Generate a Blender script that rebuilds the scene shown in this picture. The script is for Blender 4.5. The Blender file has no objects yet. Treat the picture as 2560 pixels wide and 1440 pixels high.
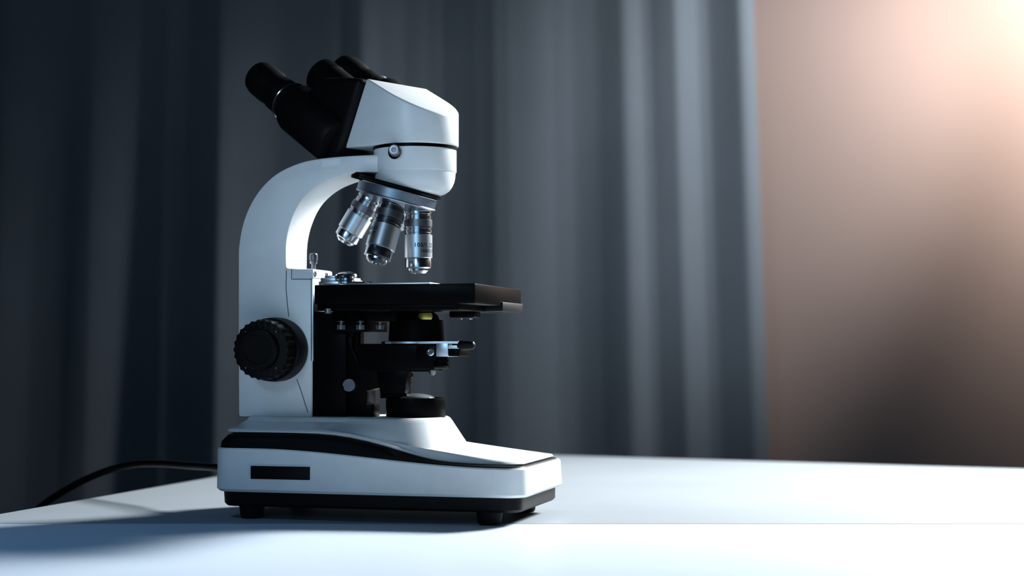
import bpy, bmesh, math, random
from mathutils import Vector, Matrix
random.seed(7)
R = math.radians
SC = bpy.context.scene
COL = SC.collection

# ------------------------------------------------------------------ camera
F = 4200.0            # focal length in pixels of the 2560 px wide frame
HC = 0.128            # lens height above the table top
HY = 870.0            # row of the horizon
cam = bpy.data.cameras.new('camera')
cam.sensor_width = 36.0
cam.lens = F / 2560 * 36.0
cam.shift_y = (HY - 720) / 2560
cam.clip_start = 0.02
cam.dof.use_dof = True
cam.dof.focus_distance = 1.27
cam.dof.aperture_fstop = 5.0
cam_o = bpy.data.objects.new('camera', cam)
cam_o.location = (0, 0, HC)
cam_o.rotation_euler = (R(90), 0, 0)
COL.objects.link(cam_o)
SC.camera = cam_o

# ------------------------------------------------------------------ world, lights, exposure
w = bpy.data.worlds.new('world'); SC.world = w; w.use_nodes = True
bg = w.node_tree.nodes['Background']
bg.inputs[0].default_value = (0.30, 0.55, 1.0, 1)
bg.inputs[1].default_value = 0.012

def light(name, kind, loc, target, energy, color, **kw):
    l = bpy.data.lights.new(name, kind); l.energy = energy; l.color = color
    for k, v in kw.items(): setattr(l, k, v)
    o = bpy.data.objects.new(name, l); o.location = loc
    o.rotation_euler = (Vector(target) - Vector(loc)).to_track_quat('-Z', 'Y').to_euler()
    COL.objects.link(o); return o

# daylight window to the right of and behind the table
light('window_light', 'AREA', (1.135, 2.31, 1.00), (0.12, 1.35, 0.08), 18, (0.90, 0.97, 1.0),
      shape='RECTANGLE', size=0.42, size_y=0.42, spread=R(70))
# warm lamp shining on the wall, above right of the frame
light('wall_lamp', 'SPOT', (1.16, 2.45, 1.00), (1.20, 3.06, 0.80), 108, (1.0, 0.89, 0.82),
      spot_size=R(100), spot_blend=1.0, shadow_soft_size=0.05)
# daylight raking over the curtain from the right
light('raking_light', 'SPOT', (1.10, 2.50, 1.00), (0.55, 2.90, 0.62), 61, (0.99, 0.96, 0.97),
      spot_size=R(61), spot_blend=1.0, shadow_soft_size=0.06)
# added cool fill spot behind the camera, brightening the head of the microscope
light('front_fill', 'SPOT', (-0.50, 0.0, 0.62), (-0.09, 1.27, 0.36), 17.0, (0.56, 0.78, 1.0),
      spot_size=R(28), spot_blend=1.0, shadow_soft_size=0.12)
# low blue area light added behind the camera to fill the near side
light('low_fill_light', 'AREA', (-0.35, -0.3, 0.35), (-0.1, 1.3, 0.05), 0.50, (0.26, 0.66, 1.0),
      shape='RECTANGLE', size=0.9, size_y=0.5, spread=R(90))

# blue spot added to lift the shadowed table on the left
light('table_fill_light', 'SPOT', (-0.75, 0.55, 1.30), (-0.42, 1.05, 0.0), 20.0, (0.26, 0.56, 1.0),
      spot_size=R(30), spot_blend=1.0, shadow_soft_size=0.12)

SC.view_settings.view_transform = 'Standard'
SC.view_settings.look = 'None'
SC.view_settings.gamma = 1
SC.view_settings.exposure = 0.0
SC.view_settings.use_curve_mapping = False

# ------------------------------------------------------------------ materials
def mat(name, color, rough=0.5, metal=0.0, bump=None, vary=None, coat=0.0, spec=0.5, sheen=0.0, **kw):
    m = bpy.data.materials.new(name); m.use_nodes = True
    nt = m.node_tree; b = nt.nodes['Principled BSDF']
    b.inputs['Base Color'].default_value = (*color, 1)
    b.inputs['Roughness'].default_value = rough
    b.inputs['Metallic'].default_value = metal
    b.inputs['Coat Weight'].default_value = coat
    b.inputs['Specular IOR Level'].default_value = spec
    if sheen: b.inputs['Sheen Weight'].default_value = sheen
    for k, v in kw.items(): b.inputs[k].default_value = v
    tc = nt.nodes.new('ShaderNodeTexCoord')
    if vary:                                   # (scale, amount): gentle mottling of the colour
        n = nt.nodes.new('ShaderNodeTexNoise'); n.inputs['Scale'].default_value = vary[0]
        n.inputs['Detail'].default_value = 4
        nt.links.new(tc.outputs['Object'], n.inputs['Vector'])
        r = nt.nodes.new('ShaderNodeValToRGB')
        r.color_ramp.elements[0].position = 0.3; r.color_ramp.elements[1].position = 0.7
        a = vary[1]
        r.color_ramp.elements[0].color = (*[c * (1 - a) for c in color], 1)
        r.color_ramp.elements[1].color = (*[min(1, c * (1 + a)) for c in color], 1)
        nt.links.new(n.outputs['Fac'], r.inputs['Fac'])
        nt.links.new(r.outputs['Color'], b.inputs['Base Color'])
    if bump:                                   # (scale, strength, distance)
        n = nt.nodes.new('ShaderNodeTexNoise'); n.inputs['Scale'].default_value = bump[0]
        n.inputs['Detail'].default_value = 3
        nt.links.new(tc.outputs['Object'], n.inputs['Vector'])
        bp = nt.nodes.new('ShaderNodeBump'); bp.inputs['Strength'].default_value = bump[1]
        bp.inputs['Distance'].default_value = bump[2]
        nt.links.new(n.outputs['Fac'], bp.inputs['Height'])
        nt.links.new(bp.outputs['Normal'], b.inputs['Normal'])
    return m

WHITE = mat('white_enamel', (0.80, 0.82, 0.83), 0.38, vary=(60, 0.03), bump=(900, 0.08, 0.0003))
BLACK = mat('black_plastic', (0.0030, 0.0030, 0.0030), 0.50, bump=(1200, 0.05, 0.0002), spec=0.14)
BLACKM = mat('black_anodised_metal', (0.0028, 0.0028, 0.0028), 0.32, spec=0.03, vary=(40, 0.3))
RUBBER = mat('black_rubber', (0.004, 0.004, 0.004), 0.7, spec=0.15, vary=(80, 0.2))
CHROME = mat('chrome', (0.50, 0.52, 0.54), 0.20, 1.0, vary=(90, 0.04))
STEEL = mat('dull_steel', (0.24, 0.24, 0.26), 0.40, 1.0, vary=(150, 0.12))
NICKEL = mat('nickel', (0.30, 0.34, 0.39), 0.34, 1.0, vary=(200, 0.05))
SATIN = mat('satin_aluminium', (0.60, 0.64, 0.68), 0.36, 1.0, vary=(200, 0.04))
GOLD = mat('brass', (0.55, 0.48, 0.12), 0.35, 0.8, vary=(200, 0.1))
GLASS = mat('lens_glass', (0.75, 0.80, 0.82), 0.08, 0.0, **{'Transmission Weight': 0.75, 'IOR': 1.5})
SLIDEG = mat('slide_glass', (0.9, 0.95, 1.0), 0.03, 0.0, **{'Transmission Weight': 1.0, 'IOR': 1.5})
INK = mat('black_ink', (0.012, 0.012, 0.014), 0.5, vary=(300, 0.1))
LABELM = mat('clear_sticker_on_enamel', (0.86, 0.89, 0.92), 0.22, vary=(100, 0.02))
LINE = mat('panel_gap', (0.16, 0.19, 0.22), 0.6, vary=(100, 0.1))
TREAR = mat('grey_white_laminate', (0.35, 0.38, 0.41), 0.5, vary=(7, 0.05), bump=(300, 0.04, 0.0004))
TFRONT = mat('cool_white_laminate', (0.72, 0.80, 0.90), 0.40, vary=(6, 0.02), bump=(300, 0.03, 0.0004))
WALLM = mat('plain_painted_wall', (0.36, 0.28, 0.25), 0.9, vary=(3, 0.04), bump=(220, 0.12, 0.001))
FLOORM = mat('dark_floor', (0.05, 0.05, 0.055), 0.7, vary=(4, 0.1))
CABLEM = mat('black_cable_sleeve', (0.004, 0.004, 0.004), 0.5, spec=0.15, vary=(60, 0.2))

def cloth_mat():
    m = mat('grey_curtain_cloth', (0.195, 0.242, 0.285), 0.95, vary=(5, 0.06))
    nt = m.node_tree; b = nt.nodes['Principled BSDF']
    tc = nt.nodes.new('ShaderNodeTexCoord')
    hs = []
    for d in ('X', 'Z'):
        wv = nt.nodes.new('ShaderNodeTexWave'); wv.bands_direction = d
        wv.inputs['Scale'].default_value = 380; wv.inputs['Distortion'].default_value = 1.5
        nt.links.new(tc.outputs['Object'], wv.inputs['Vector']); hs.append(wv)
    ad = nt.nodes.new('ShaderNodeMath'); ad.operation = 'ADD'
    nt.links.new(hs[0].outputs['Fac'], ad.inputs[0]); nt.links.new(hs[1].outputs['Fac'], ad.inputs[1])
    bp = nt.nodes.new('ShaderNodeBump'); bp.inputs['Strength'].default_value = 0.25
    bp.inputs['Distance'].default_value = 0.0006
    nt.links.new(ad.outputs[0], bp.inputs['Height']); nt.links.new(bp.outputs['Normal'], b.inputs['Normal'])
    return m
CLOTH = cloth_mat()

# ------------------------------------------------------------------ mesh helpers
def build(name, bm, m, parent=None, M=None, sharp=32, label=None):
    if M is not None: bm.transform(M)
    bmesh.ops.remove_doubles(bm, verts=bm.verts, dist=1e-7)
    bmesh.ops.recalc_face_normals(bm, faces=bm.faces)
    for f in bm.faces: f.smooth = True
    for e in bm.edges:
        if len(e.link_faces) == 2:
            if e.calc_face_angle(0) > R(sharp): e.smooth = False
    me = bpy.data.meshes.new(name); bm.to_mesh(me); bm.free()
    me.materials.append(m)
    o = bpy.data.objects.new(name, me); COL.objects.link(o)
    if parent: o.parent = parent
    if label: o['label'] = label
    return o

def join(*bms):
    out = bmesh.new()
    for b in bms:
        me = bpy.data.meshes.new('tmp'); b.to_mesh(me); b.free()
        out.from_mesh(me); bpy.data.meshes.remove(me)
    return out

def bevel(bm, w, seg=2, ang=25):
    es = [e for e in bm.edges if len(e.link_faces) == 2 and e.calc_face_angle(0) > R(ang)]
    bmesh.ops.bevel(bm, geom=es, offset=w, segments=seg, affect='EDGES', profile=0.5, clamp_overlap=True)
    return bm

def box(x0, x1, y0, y1, z0, z1, bv=0.0, seg=2):
    bm = bmesh.new(); bmesh.ops.create_cube(bm, size=1)
    bm.transform(Matrix.Translation(((x0+x1)/2, (y0+y1)/2, (z0+z1)/2)) @ Matrix.Diagonal((x1-x0, y1-y0, z1-z0, 1)))
    if bv: bevel(bm, bv, seg)
    return bm

def prism(pts, y0, y1, bv=0.0, seg=2, ang=25):      # profile in x,z pushed along y
    bm = bmesh.new()
    a = [bm.verts.new((x, y0, z)) for x, z in pts]; b = [bm.verts.new((x, y1, z)) for x, z in pts]
    bm.faces.new(a); bm.faces.new(b[::-1])
    n = len(pts)
    for i in range(n): bm.faces.new((a[i], b[i], b[(i+1) % n], a[(i+1) % n]))
    bmesh.ops.recalc_face_normals(bm, faces=bm.faces)
    if bv: bevel(bm, bv, seg, ang)
    return bm

def rings_bm(rings, cap=True):
    bm = bmesh.new(); vs = [[bm.verts.new(p) for p in r] for r in rings]
    n = len(rings[0])
    for a, b in zip(vs, vs[1:]):
        for i in range(n): bm.faces.new((a[i], a[(i+1) % n], b[(i+1) % n], b[i]))
    if cap: bm.faces.new(vs[0][::-1]); bm.faces.new(vs[-1])
    return bm

def lathe(prof, seg=64):                            # (radius, z) pairs round z
    return rings_bm([[(r*math.cos(2*math.pi*i/seg), r*math.sin(2*math.pi*i/seg), z) for i in range(seg)] for r, z in prof])

def gear(r0, r1, z0, z1, teeth, ch=0.0004):         # a knurled band
    def ring(a, b, z):
        out = []
        for t in range(teeth):
            for k, rr in enumerate((a, a, b, b)):
                an = 2*math.pi*(t + (0.0, 0.42, 0.5, 0.92)[k])/teeth
                out.append((rr*math.cos(an), rr*math.sin(an), z))
        return out
    return rings_bm([ring(r0-ch, r0-ch, z0), ring(r1, r0, z0+ch), ring(r1, r0, z1-ch), ring(r0-ch, r0-ch, z1)])

def scallop(r, depth, n, z0, z1, ch, seg=4):        # a grip wheel with round scallops
    N = n*8
    def ring(off, z, d=1.0):
        return [((r-off-d*depth*(0.5-0.5*math.cos(2*math.pi*n*i/N))**0.6)*math.cos(2*math.pi*i/N),
                 (r-off-d*depth*(0.5-0.5*math.cos(2*math.pi*n*i/N))**0.6)*math.sin(2*math.pi*i/N), z) for i in range(N)]
    return rings_bm([ring(ch, z0), ring(0, z0+ch), ring(0, z1-ch), ring(ch*.4, z1-ch*.3), ring(ch*1.2, z1, .8)])

def frame(origin, z, xhint=(1, 0, 0)):
    z = Vector(z).normalized(); y = z.cross(Vector(xhint)).normalized(); x = y.cross(z)
    m = Matrix((x, y, z)).transposed().to_4x4(); m.translation = Vector(origin); return m

def tube(pts, rad, seg=14, steps=10):
    P = [Vector(p) for p in pts]; out = []
    for i in range(len(P)-1):
        p0 = P[max(i-1, 0)]; p1 = P[i]; p2 = P[i+1]; p3 = P[min(i+2, len(P)-1)]
        for s in range(steps):
            t = s/steps
            out.append(0.5*((2*p1)+(-p0+p2)*t+(2*p0-5*p1+4*p2-p3)*t*t+(-p0+3*p1-3*p2+p3)*t**3))
    out.append(P[-1]); rings = []; nrm = None
    for i, p in enumerate(out):
        t = (out[min(i+1, len(out)-1)] - out[max(i-1, 0)]).normalized()
        if nrm is None: nrm = t.orthogonal().normalized()
        nrm = (nrm - t*nrm.dot(t)).normalized(); b = t.cross(nrm)
        rings.append([p + rad*(math.cos(2*math.pi*k/seg)*nrm + math.sin(2*math.pi*k/seg)*b) for k in range(seg)])
    return rings_bm(rings)

def cyl(r, z0, z1, ch=0.0005, seg=40):
    return lathe([(r-ch, z0), (r, z0+ch), (r, z1-ch), (r-ch, z1)], seg)

def screw_head(r, h, seg=28):                       # disc with a real slot: two half-moons on a thin base
    bms = [cyl(r, 0, h*0.55, r*0.08, seg)]
    for s in (1, -1):
        pts = [(r*math.cos(a), s*(r*0.16 + (r-r*0.16)*math.sin(a)*0.98)) for a in [math.pi*i/14 for i in range(15)]]
        b = bmesh.new(); lo = [b.verts.new((x, y, h*0.5)) for x, y in pts]; hi = [b.verts.new((x*.97, y*.98, h)) for x, y in pts]
        b.faces.new(lo); b.faces.new(hi[::-1])
        for i in range(len(pts)): b.faces.new((lo[i], hi[i], hi[(i+1) % len(pts)], lo[(i+1) % len(pts)]))
        bms.append(b)
    return join(*bms)

# ------------------------------------------------------------------ the room
def struct(name, bm, m):
    o = build(name, bm, m); o['kind'] = 'structure'; return o
YC, YW, ZF = 2.90, 3.06, -0.75
struct('floor', box(-3.0, 3.4, -1.8, YW+0.1, ZF-0.05, ZF), FLOORM)
struct('wall_back', box(-3.0, 3.4, YW, YW+0.1, ZF, 2.0), WALLM)
struct('wall_left', box(-3.1, -3.0, -1.8, YW+0.1, ZF, 2.0), WALLM)
struct('wall_right', box(3.4, 3.5, -1.8, YW+0.1, ZF, 2.0), WALLM)

# ------------------------------------------------------------------ curtain: pleats from a list of slopes
segs = [(-520, -.2), (-430, .5), (-340, -.6), (-250, .6), (-150, -.5), (-60, .5), (0, -.9), (80, .0), (160, -.4), (228, -.8), (300, .25), (336, .0),
        (412, -1.6), (435, .25), (462, -.2), (553, -1.8), (600, .95), (690, .5), (790, .35), (850, .10), (905, -.80), (945, 1.25),
        (1010, .55), (1070, .10), (1110, -.3), (1190, -.85), (1240, -.6), (1275, .05), (1320, .40), (1390, .50), (1440, .15), (1500, -.1), (1565, -.3), (1580, .5), (1618, 1.1),
        (1640, .0), (1700, -.65), (1712, .5), (1762, 1.0), (1790, .2), (1868, -.35), (1882, .8), (1912, 1.5)]
def px2x(px, y=YC): return (px-1280)/F*y
def slope_at(px):
    prev = -620
    for e, s in segs:
        if px < e: return s
    return segs[-1][1]
NX = 1300; P0, P1 = -1700, 1906
segs = [(e-1180, s) for e, s in segs if 0 <= e < 660] + [(-520, -.2)] + segs[1:]
dx = (P1-P0)/NX
raw = [slope_at(P0+(i+.5)*dx) for i in range(NX)]
K = 4
def slope_gain(px): return 0.26 + 0.20*max(0.0, min(1.0, px/1900))
sm = [sum(raw[max(0, min(NX-1, i+k))]*math.exp(-(k/2.0)**2) for k in range(-K, K+1))/sum(math.exp(-(k/2.0)**2) for k in range(-K, K+1)) for i in range(NX)]
dep = [0.0]
for s in sm: dep.append(dep[-1] + slope_gain(P0+len(dep)*dx)*s*dx/F*YC)
W = 104                                           # take out the slow drift so the cloth hangs in one plane
avg = []
for i in range(NX+1):
    lo, hi = max(0, i-W), min(NX, i+W)
    avg.append(sum(dep[lo:hi+1])/(hi-lo+1))
dep = [d-a for d, a in zip(dep, avg)]
mx = max(abs(d) for d in dep); print('curtain depth', mx)
bm = bmesh.new(); rows = []
zt, zb, NZ = 1.9, ZF+0.02, 40
for j in range(NZ+1):
    z = zt + (zb-zt)*j/NZ
    py = HY - (z-HC)*F/YC                          # photo row of this height, only to size the flare
    row = []
    for i in range(NX+1):
        px = P0+i*dx
        fl = (py-600)*0.00004*(px-1000) * (1.0 if px > 1000 else 0.9)
        wob = 0.004*math.sin(px*0.011+z*1.7) + 0.003*math.sin(px*0.023-z*2.3)
        row.append(bm.verts.new((px2x(px+fl), YC + dep[i]*(1.0-0.12*math.sin(z*1.3)) + wob, z)))
    rows.append(row)
for a, b in zip(rows, rows[1:]):
    for i in range(NX): bm.faces.new((a[i], a[i+1], b[i+1], b[i]))
cur = build('curtain', bm, CLOTH, sharp=80)
cur['label'] = 'grey-blue cloth curtain hanging in vertical pleats behind the table'
cur['category'] = 'curtain'
so = cur.modifiers.new('cloth', 'SOLIDIFY'); so.thickness = 0.0025; so.offset = 0

# ------------------------------------------------------------------ table of two butted panels
def thing(name, label, cat, loc=(0, 0, 0), rz=0):
    o = bpy.data.objects.new(name, None); COL.objects.link(o); o.empty_display_size = 0.05
    o.location = loc; o.rotation_euler = (0, 0, rz); o['label'] = label; o['category'] = cat; return o
def slab(pts, z0, z1, bv=0.0008):
    bm = bmesh.new()
    a = [bm.verts.new((x, y, z1)) for x, y in pts]; b = [bm.verts.new((x, y, z0)) for x, y in pts]
    bm.faces.new(a); bm.faces.new(b[::-1]); n = len(pts)
    for i in range(n): bm.faces.new((a[i], b[i], b[(i+1) % n], a[(i+1) % n]))
    bmesh.ops.recalc_face_normals(bm, faces=bm.faces); bevel(bm, bv, 1); return bm
table = thing('table', 'white table with a seam across its top under the microscope', 'table', (0.3, 1.2, ZF))
CX, CY = -0.1773, 2.110
ld = Vector((-0.218, -0.814)); rd = Vector((0.720, -0.330))
SY = 1.223
def on_left(y): t = (y-CY)/ld.y; return (CX+ld.x*t, y)
rx = 1.75; rt = (rx-CX)/rd.x; RC = (rx, CY+rd.y*rt)
toT = Matrix.Translation((-0.3, -1.2, -ZF))
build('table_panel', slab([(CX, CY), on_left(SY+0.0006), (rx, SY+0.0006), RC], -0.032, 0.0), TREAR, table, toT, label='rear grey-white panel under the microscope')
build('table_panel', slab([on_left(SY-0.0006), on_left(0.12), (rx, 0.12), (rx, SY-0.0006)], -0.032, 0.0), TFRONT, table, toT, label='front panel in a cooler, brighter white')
for (x, y) in ((-0.17, 1.95), (1.62, 1.32), (-0.55, 0.3), (1.62, 0.25)):
    build('leg', box(x-0.025, x+0.025, y-0.025, y+0.025, ZF, -0.032, 0.003), TREAR, table, toT)

# ------------------------------------------------------------------ microscope frame of reference
OX, OY, TH = -0.127, 1.300, R(15)
c, s = math.cos(TH), math.sin(TH)
def U(px, v):
    k = (px-1280)/F
    return (k*(OY+v*c)-OX-v*s)/(c+k*s)
def Zp(py, u, v): return HC - (py-HY)/F*(OY-u*s+v*c)
def UZ(px, py, v):
    u = U(px, v); return (u, Zp(py, u, v))
mic = thing('microscope', 'white and black binocular compound microscope standing on the table', 'microscope', (OX, OY, 0), -TH)

# ---- base
def lerp(a, b, t): return a+(b-a)*t
def sst(x, a, b): t = max(0, min(1, (x-a)/(b-a))); return t*t*(3-2*t)
def rrect(u0, u1, hv, rr, z, n=8, bulge=0.0):
    pts = []
    for cx, cy, a0 in ((u1-rr, hv-rr, 0), (u0+rr, hv-rr, 90), (u0+rr, -hv+rr, 180), (u1-rr, -hv+rr, 270)):
        for i in range(n+1):
            a = R(a0+90*i/n); pts.append((cx+rr*math.cos(a), cy+rr*math.sin(a)))
        # straight run to next corner, subdivided
        nx = {0: (u0+rr, hv), 90: (u0, -hv+rr), 180: (u1-rr, -hv), 270: (u1, hv-rr)}[a0]
        lx, ly = pts[-1]
        for k in range(1, 16): pts.append((lerp(lx, nx[0], k/16), lerp(ly, nx[1], k/16)))
    out = []
    for x, y in pts:
        t = (x-u0)/(u1-u0)
        out.append((x, y*(1-bulge*(2*t-1)**2), z(x, y) if callable(z) else z))
    return out
U0, U1, HV = -0.0855, 0.158, 0.0655
def zw(u, y=0): return 0.0532 - 0.0115*sst(u, -0.05, 0.14)
def zsb(u, y=0): return lerp(0.0655, zw(u)+0.0025, sst(u, -0.005, 0.100))
lower = rings_bm([rrect(U0+.002, U1-.002, HV-.002, .014, 0.0205, bulge=.02),
                  rrect(U0, U1, HV, .015, 0.0225, bulge=.02),
                  rrect(U0+.0003, U1-.001, HV-.0008, .015, lambda x, y: zw(x)-.001, bulge=.02),
                  rrect(U0+.001, U1-.0018, HV-.0016, .015, lambda x, y: zw(x), bulge=.02),
                  rrect(U0+.004, U1-.006, HV-.005, .013, lambda x, y: zw(x)-.0002, bulge=.02)])
base = build('base', lower, WHITE, mic)
shoulder = rings_bm([rrect(U0+.0018, U1-.003, HV-.0022, .015, lambda x, y: zw(x)-.001, bulge=.02),
                     rrect(U0+.0024, U1-.004, HV-.0030, .015, lambda x, y: lerp(zw(x), zsb(x), .35), bulge=.02),
                     rrect(U0+.0058, U1-.008, HV-.0065, .015, lambda x, y: lerp(zw(x), zsb(x), .72), bulge=.02),
                     rrect(U0+.0115, U1-.013, HV-.0120, .013, lambda x, y: zsb(x)-.0002, bulge=.02)])
build('side_band', shoulder, BLACK, base, label='black sweeping band along the base')
def zc(x, y): return zsb(x)+.0001
skirt = rings_bm([rrect(-.0795, U1-.006, HV-.010, .013, lambda x, y: zc(x, y)-.0008, bulge=.02),
                  rrect(-.0800, U1-.005, HV-.009, .013, zc, bulge=.02),
                  rrect(-.0800, U1-.006, HV-.0105, .013, lambda x, y: zc(x, y)+.0014, bulge=.02),
                  rrect(-.0795, .0890, .0520, .030, lambda x, y: max(zc(x, y)+.0022, lerp(.0665, .0530, sst(x, -.02, .10)))),
                  rrect(-.0785, .0835, .0445, .028, lambda x, y: lerp(.0710, .0640, sst(x, .0, .09))),
                  rrect(-.0775, .0800, .0385, .028, .0722),
                  rrect(-.0765, .0788, .0365, .028, .0745),
                  rrect(-.0745, .0772, .0345, .027, .0755)])
build('base_cover', skirt, WHITE, base)
plate = rings_bm([rrect(U0+.0075, U1-.007, HV-.006, .012, .0095), rrect(U0+.0055, U1-.005, HV-.0045, .013, .0115),
                  rrect(U0+.005, U1-.005, HV-.004, .013, .0210)])
build('base_plate', plate, BLACK, base)
for (u, v) in ((-.058, -.050), (.128, -.050), (-.058, .050), (.128, .050)):
    build('rubber_foot', lathe([(.0075, 0), (.0085, .001), (.0098, .0098)], 36), RUBBER, base, Matrix.Translation((u, v, 0)))
vN = -HV+.0005
a0, z1 = UZ(628, 1164, vN); a1, _ = UZ(775, 1165, vN); z0 = Zp(1197, a0, vN)
build('power_socket', join(box(a0, a1, vN-.0016, vN+.01, z0, z1, .0006),), BLACK, base, label='black rectangular inset in the side of the base')
build('power_socket_frame', join(box(a0-.0008, a1+.0008, vN-.0009, vN+.01, z1, z1+.0007), box(a0-.0008, a1+.0008, vN-.0009, vN+.01, z0-.0007, z0)), WHITE, base)

# ---- arm
va = -.022
outer = [(596, 1038), (595, 900), (595, 760), (595, 640), (597, 610), (602, 578), (611, 545), (624, 514), (641, 485), (662, 459), (688, 436), (720, 418), (758, 404), (800, 396), (850, 391), (900, 388), (960, 386)]
inner = [(960, 432), (915, 431), (880, 434), (846, 442), (812, 455), (784, 472), (760, 494), (742, 520), (728, 552), (719, 585), (715, 620), (714, 671), (780, 672), (780, 900), (780, 1038)]
def smooth_px(P, keep):
    out = []
    for i in range(len(P)-1):
        p0 = P[max(i-1, 0)]; p1 = P[i]; p2 = P[i+1]; p3 = P[min(i+2, len(P)-1)]; out.append(p1)
        if i in keep:
            for t in (.33, .67): out.append(tuple(.5*((2*b)+(-a+c_)*t+(2*a-5*b+4*c_-d)*t*t+(-a+3*b-3*c_+d)*t**3) for a, b, c_, d in zip(p0, p1, p2, p3)))
    out.append(P[-1]); return out
outer = smooth_px(outer, range(3, 16)); inner = smooth_px(inner, range(1, 10))
prof = [UZ(a, b, va) for a, b in outer+inner]
zb_ = .0752
prof = [(u, max(z, zb_)) for u, z in prof]
prof[0] = (prof[0][0], zb_); prof[-1] = (prof[-1][0], zb_)
arm = build('arm', prism(prof, va, .022, .0016, 2, 40), WHITE, mic, sharp=40)
# faint joint lines of the arm castings, as shallow strips
def strip(pts, v, wd=.0004):
    P = [Vector((*UZ(a, b, v),)) for a, b in pts]; bms = []
    for p, q in zip(P, P[1:]):
        d = (q-p).normalized(); n = Vector((-d.y, d.x))*wd
        bms.append(prism([tuple(p-n), tuple(q-n), tuple(q+n), tuple(p+n)], v-.00006, v+.0005))
    return join(*bms)
build('joint_line', strip([(716, 676), (715, 720), (719, 765), (722, 792)], va), LINE, arm)
build('joint_line', strip([(742, 948), (752, 975), (763, 1010), (770, 1032)], va), LINE, arm)
def sticker(px):
    P = [UZ(a, b, va) for a, b in px]; return prism(P, va-.00012, va+.0004)
build('clear_label', sticker([(804, 416), (806, 401), (850, 397), (851, 412)]), LABELM, arm)
build('clear_label', sticker([(824, 446), (818, 437), (852, 424), (856, 437)]), LABELM, arm)
ua, za = UZ(731, 673, va-.0008); ub, _ = UZ(781, 673, va-.0008); zb2 = Zp(696, ua, va-.0008)
blk = build('stop_block', box(ua, ub+.0006, va-.0009, .0075, zb2, za, .0007), WHITE, arm)
build('joint_line', strip([(729, 674), (729, 698), (780, 698)], va), LINE, arm)
for vv in (va+.0028, .0048):
    b = lathe([(.0023, 0), (.0023, .0004), (.0016, .0005), (.0015, -.0009), (.0001, -.0009)], 24)
    build('hex_screw', b, STEEL, arm, frame((ub+.0007, vv, (zb2+za)/2), (1, 0, 0), (0, 1, 0)))
# little bright guide strip under the block
build('guide_rail', box(U(779, va)-.001, U(779, va)+.0012, va+.0002, .018, .118, zb2-.0002, .0003), SATIN, arm)
# lock screw above it
lx, lz = UZ(784, 668, -.004)
build('lock_screw', join(lathe([(.0016, 0), (.0016, .004), (.0028, .0042), (.0030, .0060), (.0018, .0062), (.0018, .0068)], 24),
      gear(.0030, .0033, .0066, .0112, 26, .0003), lathe([(.0030, .0112), (.0026, .0120), (.0008, .0124)], 24)), STEEL, arm, Matrix.Translation((lx, -.004, lz-.0015)))

# ---- focusing knobs (axis towards the camera side)
ku, kz = UZ(697, 874, -.022)
KM = frame((ku, -.022, kz), (0, -1, 0))
knob = build('coarse_focus_knob', join(lathe([(.0225, 0), (.0245, .0012), (.0247, .008), (.0240, .0175), (.0228, .0190), (.0005, .0190)], 90)), BLACK, mic, KM)
build('grip_wheel', scallop(.0228, .0011, 26, .0190, .0345, .0012), BLACK, knob, KM)
build('fine_focus_knob', join(gear(.0150, .0154, .0345, .0400, 90), lathe([(.0150, .0398), (.0145, .0408), (.0110, .0410), (.0105, .0403), (.0004, .0403)], 60)), BLACK, knob, KM)
for a in (48, 132, 228, 312):
    build('rivet', lathe([(.0007, .0344), (.0007, .0350), (.0003, .0353)], 12), STEEL, knob,
          KM @ Matrix.Translation((.0182*math.cos(R(a)), .0182*math.sin(R(a)), 0)))

# ---- nosepiece carrier body under the head
AU = .0548                                         # optical axis
tilt = R(16)
N = Vector((.0403, 0, .2462)); nax = Vector((-math.sin(tilt), 0, -math.cos(tilt)))
fr = Vector((math.cos(tilt), 0, -math.sin(tilt))); gv = Vector((0, -1, 0))
bod = lathe([(.0312, .2797), (.0316, .2792), (.0316, .2625), (.0313, .2620), (.0309, .2618), (.0306, .2580), (.0298, .2545), (.0284, .2512), (.0262, .2482), (.0232, .2460), (.0195, .2446), (.015, .2438), (.001, .2420)], 96)
bod.transform(Matrix.Translation((AU, 0, 0)))
co = N - nax*.0066
g = bmesh.ops.bisect_plane(bod, geom=bod.verts[:]+bod.edges[:]+bod.faces[:], plane_co=co, plane_no=nax, clear_outer=True)
bmesh.ops.holes_fill(bod, edges=[e for e in bod.edges if e.is_boundary], sides=0)
neck = build('neck', bod, WHITE, mic)
NM = frame(N, -nax, (1, 0, 0))
turret = build('nosepiece', join(lathe([(.0335, .0045), (.0340, .0050), (.0340, .0062), (.0330, .0070)], 96)), BLACKM, mic, NM @ Matrix.Translation((-.0008, 0, 0)))
build('knurled_ring', join(lathe([(.0300, .0045), (.0306, .0043), (.0314, .0034), (.0310, .0028)], 96),
      gear(.0304, .0308, -.0040, .0030, 170, .0001), lathe([(.0310, -.0038), (.0314, -.0044), (.0311, -.0054), (.0285, -.0058), (.0180, -.0100), (.0010, -.0125)], 96)), NICKEL, turret, NM)
# cap of the turret pivot seen behind the arm
build('pivot_cap', lathe([(.0085, 0), (.0090, .0008), (.0085, .0050), (.006, .0065)], 40), BLACKM, turret,
      frame((U(905, -.014), -.014, Zp(442, U(905, -.014), -.014)-.0028), -nax))

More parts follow.
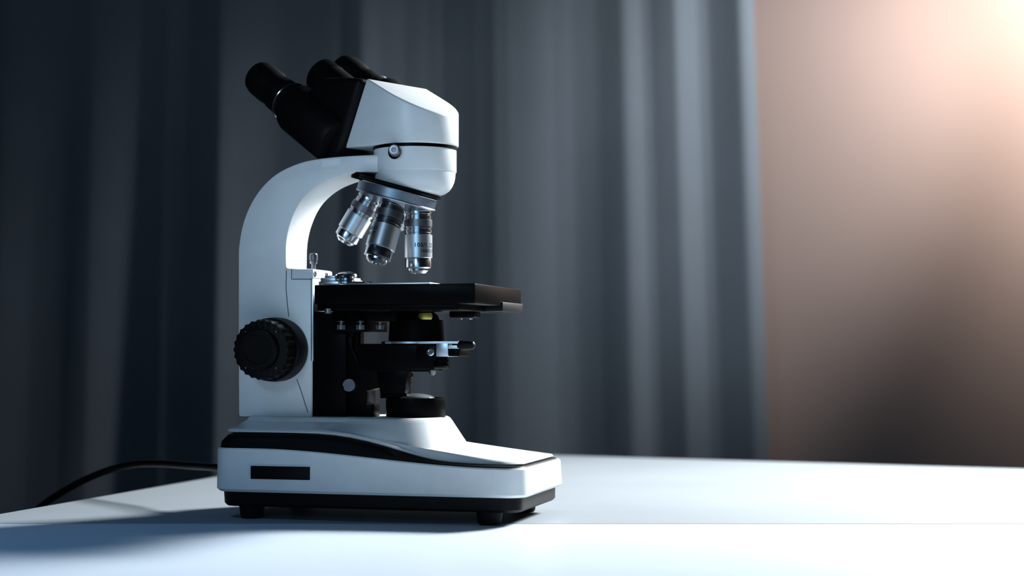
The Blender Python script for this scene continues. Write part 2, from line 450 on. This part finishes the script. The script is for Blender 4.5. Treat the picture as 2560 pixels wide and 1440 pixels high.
def text_on(body, r, size, arc0, zz, align='LEFT'):
    cu = bpy.data.curves.new('txt', 'FONT'); cu.body = body; cu.size = size; cu.align_x = align; cu.resolution_u = 3
    cu.space_character = 1.12; cu.offset = size*0.025
    o = bpy.data.objects.new('txt', cu); COL.objects.link(o)
    dg = bpy.context.evaluated_depsgraph_get(); me = bpy.data.meshes.new_from_object(o.evaluated_get(dg))
    bm = bmesh.new(); bm.from_mesh(me); bpy.data.objects.remove(o); bpy.data.meshes.remove(me); bpy.data.curves.remove(cu)
    bmesh.ops.remove_doubles(bm, verts=bm.verts, dist=1e-7)
    bmesh.ops.triangulate(bm, faces=bm.faces)
    bmesh.ops.subdivide_edges(bm, edges=[e for e in bm.edges if e.calc_length() > size*.25], cuts=2, use_grid_fill=False)
    ex = bmesh.ops.extrude_face_region(bm, geom=bm.faces[:])
    for v in [q for q in ex['geom'] if isinstance(q, bmesh.types.BMVert)]: v.co.z = 1.0
    for v in bm.verts:
        rr = r + (.00004 if v.co.z > .5 else -.0001); a = (arc0+v.co.x)/r; y = v.co.y
        v.co = Vector((rr*math.sin(a), -rr*math.cos(a), zz+y))
    return bm

def objective(psi, L, texts=(), rad=.0195, scale=1.0, tipw=1.0, label=None):
    rd_ = fr*math.cos(R(psi)) + gv*math.sin(R(psi))
    ax = nax*math.cos(tilt) + rd_*math.sin(tilt)
    org = N + nax*.0085 + rd_*rad
    Zv = -ax; Fd = Vector((s, -c, 0)); Fd = (Fd - Zv*Fd.dot(Zv)).normalized(); Yv = -Fd; Xv = Yv.cross(Zv)
    M = Matrix((Xv, Yv, Zv)).transposed().to_4x4(); M.translation = org
    k = L/.0470; q = scale
    e = build('objective_lens', lathe([(.0080*q, .006), (.0100*q, .0005), (.0100*q, -.0020), (.0092*q, -.0023), (.0092*q, -.0030), (.0098*q, -.0033), (.0098*q, -.0066)], 56), CHROME, mic, M, label=label)
    build('knurled_ring', join(lathe([(.0095*q, -.0064), (.0107*q, -.0066), (.0107*q, -.0072)], 56), gear(.0104*q, .0108*q, -.0120, -.0071, 64, .0002)), STEEL, e, M)
    z1_, z2_, z3_, z4_, z5_ = -.0120, -.0180*k, -.0352*k, -.0425*k, -.0470*k
    build('barrel_collar', lathe([(.0103*q, z1_+.0002), (.0103*q, z1_-.0012), (.0096*q, z1_-.0014), (.0096*q, z1_-.0020), (.0104*q, z1_-.0022), (.0104*q, lerp(z1_, z2_, .72)), (.0099*q, lerp(z1_, z2_, .76)), (.0099*q, z2_)], 56), CHROME, e, M)
    build('barrel', lathe([(.0100*q, z2_+.0002), (.0108*q, z2_), (.0108*q, z3_), (.0104*q, z3_-.0003)], 72), SATIN, e, M)
    build('front_cell', lathe([(.0096*q, z3_), (.0100*q, z3_-.0009), (.0100*q, z4_), (.0092*q, z4_-.0008), (.0080*q*tipw, z4_-.0011), (.0078*q*tipw, lerp(z4_, z5_, .55)), (.0058*q*tipw, z5_), (.0030*q, z5_), (.0026*q, z5_+.0008), (.0003, z5_+.0008)], 64), CHROME, e, M)
    for body, size, arc, zz, al in texts:
        build('lettering', text_on(body, .0108*q, size, arc, zz, al), INK, e, M)
objective(0, .0475, [('100/1.25', .0045, -.0028, -.0277, 'LEFT'), ('160/0.17', .0036, .0022, -.0318, 'LEFT')], rad=.0200)
objective(74, .0475, [('40/0.65', .0040, -.0050, -.0246, 'RIGHT'), ('160/0.17', .0036, -.0062, -.0286, 'RIGHT')], scale=1.04)
objective(172, .0400, [], scale=.97)
objective(262, .0190, [], scale=.85)

# ---- binocular head
HM = Matrix.Translation((AU, 0, 0)) @ Matrix.Rotation(R(155), 4, 'Z')   # x: towards the eyepieces, y: camera side
hw = .0332
plan = [(.075, hw), (.075, -hw)] + [(-hw*math.sin(R(a)), -hw*math.cos(R(a))) for a in range(0, 181, 5)]
bm = bmesh.new()
lo = [bm.verts.new((x, y, .2812)) for x, y in plan]; hi = [bm.verts.new((x, y, .345)) for x, y in plan]
bm.faces.new(lo[::-1]); bm.faces.new(hi)
for i in range(len(plan)): bm.faces.new((lo[i], lo[(i+1) % len(plan)], hi[(i+1) % len(plan)], hi[i]))
bmesh.ops.recalc_face_normals(bm, faces=bm.faces)
def cut(bm, co, no):
    bmesh.ops.bisect_plane(bm, geom=bm.verts[:]+bm.edges[:]+bm.faces[:], plane_co=co, plane_no=no, clear_outer=True)
    bmesh.ops.holes_fill(bm, edges=[e for e in bm.edges if e.is_boundary], sides=0)
SB, ST = Vector((.0435, 0, .2800)), Vector((.0195, 0, .3325))
sd = (ST-SB).normalized(); sn = Vector((sd.z, 0, -sd.x))
cut(bm, SB, sn)
rn = Vector((-.55, 0, 1)).normalized()
cut(bm, ST, rn)
bevel(bm, .0016, 3, 30)
head = build('head', bm, WHITE, mic, HM, sharp=45)
# dark ring between head and neck
build('neck_ring', lathe([(.0300, .2785), (.0322, .2790), (.0322, .2815), (.0300, .2820)], 96), BLACKM, head, Matrix.Translation((AU, 0, 0)))
# black prism housing in front of the seam
hp = [(SB.x+.0002, SB.z-.0010), (.052, .2690), (.0640, .2705), (.0960, .2965), (.0780, .3300), (.0680, .3370), (.0430, .3355), (ST.x+.0004, ST.z-.0006)]
house = build('prism_housing', prism(hp, -.0385, .0385, .005, 3), BLACK, mic, HM, label='black housing carrying both eyepieces')
inc = R(33); td = Vector((math.cos(inc), 0, math.sin(inc)))
def eyetube(y, q_end, z_end, L=.112):
    E = Vector((q_end, y, z_end)); M = HM @ frame(E, td, (0, 1, 0))     # z=0 at the eyecup end, negative towards the housing
    t = build('eyepiece_tube', lathe([(.0185, -L), (.0205, -L+.004), (.0205, -.058), (.0195, -.0545), (.0158, -.0535), (.0158, -.0440), (.0150, -.0430)], 72), BLACK, house, M)
    build('eyepiece', lathe([(.0148, -.0435), (.0148, -.0300), (.0138, -.0285), (.0138, -.0220), (.0145, -.0200), (.0145, -.0060), (.0134, -.0015), (.0118, 0), (.0100, -.0004), (.0098, -.0060), (.0004, -.0066)], 64), BLACK, house, M)
    build('metal_ring', lathe([(.0150, -.0456), (.0164, -.0453), (.0167, -.0447), (.0164, -.0441), (.0150, -.0438)], 64), CHROME, house, M)
eyetube(.032, .1435, .3470)
eyetube(-.031, .1125, .3575, .080)
DM = HM @ frame((.1040, .001, .3480), td, (0, 1, 0))
build('distance_dial', join(lathe([(.0146, -.0640), (.0146, -.0150)], 64), gear(.0144, .0148, -.0155, -.0010, 60, .0008), lathe([(.0120, -.0012), (.0100, 0), (.0004, .0002)], 48)), BLACK, house, DM)
# clamp screw on the neck
ka = math.asin((992-1038)/F*1.26/.0316)
kd = Vector((math.sin(ka)*c + math.cos(ka)*s, math.sin(ka)*s - math.cos(ka)*c, 0))
kd = Vector((math.sin(ka)*c + math.cos(ka)*s*1.0, -(math.cos(ka)*c - math.sin(ka)*s), 0)).normalized()
kp = Vector((AU, 0, .2748)) + kd*.0290
build('screw_recess', cyl(.0054, 0, .0034, .0003), BLACKM, neck, frame(kp, kd))
build('clamp_screw', join(gear(.0040, .0044, .0030, .0110, 24, .0004), lathe([(.0039, .0110), (.0034, .0116), (.0018, .0117), (.0015, .0110), (.0002, .0110)], 24)), STEEL, neck, frame(kp, kd + Vector((.35, 0, .05))))

# ---- stage
SU0, SU1, SW = -.002, .1215, .0650
zst = .1745
stage = build('stage', join(prism([(SU0, .1600), (SU0, zst), (SU1, zst), (SU1, .1600)], -SW, SW, .0008, 2)), BLACKM, mic)
build('stage_underplate', box(SU0+.001, .1085, -SW+.003, SW-.003, .1555, .1602, .0006), BLACKM, stage)
# raised thin plate whose edge glints
build('top_plate', box(.022, .0870, -SW+.001, SW-.004, zst-.0003, zst+.0010, .0003), SATIN, stage)
# corner drive block and hanging knob at the front right
build('drive_block', box(SU1-.026, SU1+.0012, .006, SW+.001, .1560, .1630, .0008), BLACK, stage)
u, z = UZ(1165, 788, .0)
kb = build('stage_bracket', box(u-.010, u+.010, -.012, .006, z-.0022, .1562, .0015), BLACKM, stage)
for px in (1150, 1175):
    build('screw', lathe([(.0016, -.0010), (.0022, -.0006), (.0022, .0006)], 20), CHROME, kb, Matrix.Translation((U(px, -.004), -.004, z-.0022)))
# bracket under the stage, on the carrier side
build('stage_support', join(box(-.004, .048, -.026, .030, .1480, .1558, .0008), box(-.004, .022, -.026, .030, .140, .150, .0008)), BLACKM, stage)
for px, py, v in ((853, 817, -.030), (901, 817, -.030), (950, 817, -.020)):
    u, z = UZ(px, py, v)
    build('thumb_screw', join(gear(.0028, .0030, -.0022, .0016, 22, .0003), cyl(.0014, .0014, .0050, .0002, 20), lathe([(.0024, .0034), (.0032, .0036), (.0032, .0041), (.0024, .0043)], 24)), STEEL, stage, Matrix.Translation((u, v, z)))
u, z = UZ(820, 778, -.062)
build('thumb_screw', cyl(.0026, -.0018, .0022, .0003, 24), STEEL, stage, Matrix.Translation((u, -.062, z)))
# specimen holder: bar, hub, curved finger, and pins
hu0, hz = UZ(822, 704, -.030)
holder = build('specimen_holder', join(box(U(818, -.030), U(868, -.030), -.048, .020, zst, zst+.0034, .0008), box(U(820, -.030), U(858, -.030), -.046, .018, zst+.0030, zst+.0060, .0008), box(U(826, -.030), U(852, -.030), -.042, .014, zst+.0058, zst+.0078, .0006)), SATIN, stage)
hu = U(866, -.034)
build('lever_hub', lathe([(.0066, 0), (.0070, .0006), (.0070, .0022), (.0058, .0030), (.0058, .0048), (.0078, .0056), (.0082, .0066), (.0078, .0078), (.0062, .0090), (.0034, .0098), (.0010, .0100)], 48), CHROME, holder, Matrix.Translation((hu, -.034, zst+.0012)))
fing = []
for i in range(13):
    t = i/12; fing.append((hu+.006+.016*t, -.034-.006*math.sin(t*2.2), zst+.0026-.0006*t))
build('finger', tube(fing, .0009, 8, 2), CHROME, holder)
build('pin', lathe([(.0014, 0), (.0014, .0030), (.0006, .0040)], 16), CHROME, holder, Matrix.Translation((U(914, -.034), -.038, zst+.0002)))

# ---- sub-stage: rail, carriage, condenser, holder
rail = build('focus_carriage', box(U(779, -.021), U(864, -.021), -.0205, .0205, .0755, .1560, .0008), BLACKM, mic)
cu0 = U(865, -.018)
build('condenser_rack', join(prism([(cu0-.001, .0835), (cu0-.001, .137), (U(880, -.016), .137), (U(880, -.016), .128), (U(893, -.016), .1215), (U(893, -.016), .1180),
      (U(1085, -.016), .1180), (U(1085, -.016), .1100), (U(946, -.016), .1100), (U(946, -.016), .0975), (U(915, -.016), .0955), (U(915, -.016), .0835)], -.016, .006, .0008),
      prism([(U(940, -.016), .1110), (U(1018, -.016), .1110), (U(1012, -.016), .0935), (U(950, -.016), .0935)], -.016, -.004, .0006),
      box(cu0-.001, U(930, -.016), -.0155, .002, .0755, .0850, .0006)), BLACKM, rail)
u, z = UZ(873, 963, -.0215)
build('slotted_screw', join(screw_head(.0049, .0016), cyl(.0047, -.008, .0004)), STEEL, rail, frame((u, -.0206, z), (0, -1, 0), (1, 0, .35)), label='dull slotted screw head')
build('pillar', cyl(.0028, .116, .150, .0003, 24), BLACKM, rail, Matrix.Translation((U(893, -.010), -.010, 0)))
CU = AU + .001
cond = build('condenser', lathe([(.0150, .1330), (.0212, .1332), (.0214, .1345), (.0206, .1490), (.0198, .1494), (.0178, .1496), (.0165, .1530), (.0130, .1556), (.0128, .1560)], 72), BLACKM, mic, Matrix.Translation((CU, 0, 0)))
build('condenser_lens', lathe([(.0050, .1500), (.0056, .1522), (.0050, .1548), (.0030, .1560), (.0005, .1566)], 40), GOLD, cond, Matrix.Translation((U(1063, -.013), -.013, -.0005)))
build('iris_ring', lathe([(.0235, .1312), (.0250, .1314), (.0250, .1328), (.0235, .1332)], 72), SATIN, cond, Matrix.Translation((CU-.002, 0, 0)))
vb = -.0225
x0, zt0 = UZ(925, 851, vb); x1, _ = UZ(1145, 851, vb)
slide = build('filter_slide_plate', box(U(962, vb), x1, vb, .020, .1312, .1331, .0004), SATIN, cond)
build('condenser_mount', join(box(U(893, vb+.002), U(1085, vb+.002), vb+.002, .020, .1120, .1312, .0008), box(U(1040, vb), U(1090, vb), vb+.0005, .010, .1185, .1300, .0006)), BLACKM, cond)
u, z = UZ(1077, 880, vb)
build('mount_screw', lathe([(.0028, 0), (.0030, .0004), (.0030, .0010), (.0020, .0014), (.0015, .0008), (.0002, .0008)], 28), CHROME, cond, frame((u, vb+.0002, z), (0, -1, 0)))
b0 = U(1090, vb); b1 = U(1120, vb)
build('slide_clamp', join(box(b0, b1, vb, .006, .1215, .1318, .0004), box(b0+.003, U(1146, vb), vb+.001, .006, .1275, .1300, .0003)), SATIN, cond)
build('filter_holder', box(b1-.001, U(1147, vb), vb+.002, .006, .1218, .1272, .0005), BLACKM, cond)
hx, hz = UZ(1144, 864, vb+.004)
M = frame((hx, vb+.004, hz), (1, -.05, .02))
build('iris_lever', lathe([(.0018, -.004), (.0022, 0), (.0034, .0008), (.0036, .0040), (.0034, .0110), (.0027, .0128), (.0012, .0138), (.0003, .0140)], 32), BLACK, cond, M)
u, z = UZ(1103, 903, vb+.006)
build('centring_screw', lathe([(.0050, -.0045), (.0058, -.0038), (.0058, -.0022), (.0050, -.0018), (.0050, -.0010), (.0058, -.0006), (.0058, .0010), (.0050, .0014), (.0050, .0022), (.0058, .0026), (.0056, .0045)], 40), BLACKM, cond, Matrix.Translation((u, vb+.006, z)))
u, z = UZ(1081, 929, vb+.004)
build('screw', lathe([(.0006, -.0030), (.0022, -.0020), (.0026, 0), (.0026, .0012), (.0016, .0022), (.0016, .0040)], 24), STEEL, cond, Matrix.Translation((u, vb+.004, z)))
u, z = UZ(1008, 955, 0)
build('condenser_tail', lathe([(.0060, .0965), (.0075, .0975), (.0085, .1010), (.0070, .1020), (.0078, .1045), (.0095, .1060), (.0090, .1090), (.0120, .1110), (.0130, .1140)], 40), BLACKM, cond, Matrix.Translation((U(1003, 0), 0, 0)))
build('tail_block', box(U(950, -.012), U(1016, -.012), -.012, -.001, .0895, .1000, .0006), BLACKM, cond)
u, z = UZ(1011, 956, -.012)
build('screw', lathe([(.0017, 0), (.0018, .0008), (.0008, .0012)], 16), CHROME, cond, frame((u, -.0115, z), (0, -1, 0)))

# ---- field lens housing on the base
lamp = build('field_lens_housing', lathe([(.0225, .0750), (.0228, .0756), (.0230, .0880), (.0226, .0897), (.0200, .0902), (.0185, .0896), (.0180, .0890)], 80), BLACKM, mic, Matrix.Translation((AU+.0005, 0, 0)))
build('field_lens', lathe([(.0170, .0885)] + [(.0150*math.cos(R(a)), .0893+.0040*math.sin(R(a))) for a in range(0, 90, 10)] + [(.0003, .0933)], 64), GLASS, lamp, Matrix.Translation((AU, 0, 0)))

# ------------------------------------------------------------------ power cable
def W3(px, py, y): return ((px-1280)/F*y, y, HC-(py-HY)/F*y)
pts = [W3(575, 1172, 1.318), W3(530, 1168, 1.345), W3(470, 1164, 1.385), W3(400, 1159, 1.42), W3(335, 1161, 1.45), W3(270, 1176, 1.465), W3(205, 1203, 1.475), W3(150, 1234, 1.48), W3(108, 1262, 1.485),
       W3(70, 1300, 1.49), W3(35, 1360, 1.495), W3(10, 1480, 1.50), (-.452, 1.50, -.30), (-.452, 1.52, -.60), (-.43, 1.56, -.715), (-.33, 1.70, ZF+.004), (-.05, 1.9, ZF+.004)]
pc = build('power_cable', tube(pts, .0031, 14, 8), CABLEM)
pc['label'] = 'thin black power cable curving from the microscope base over the table edge'; pc['category'] = 'cable'
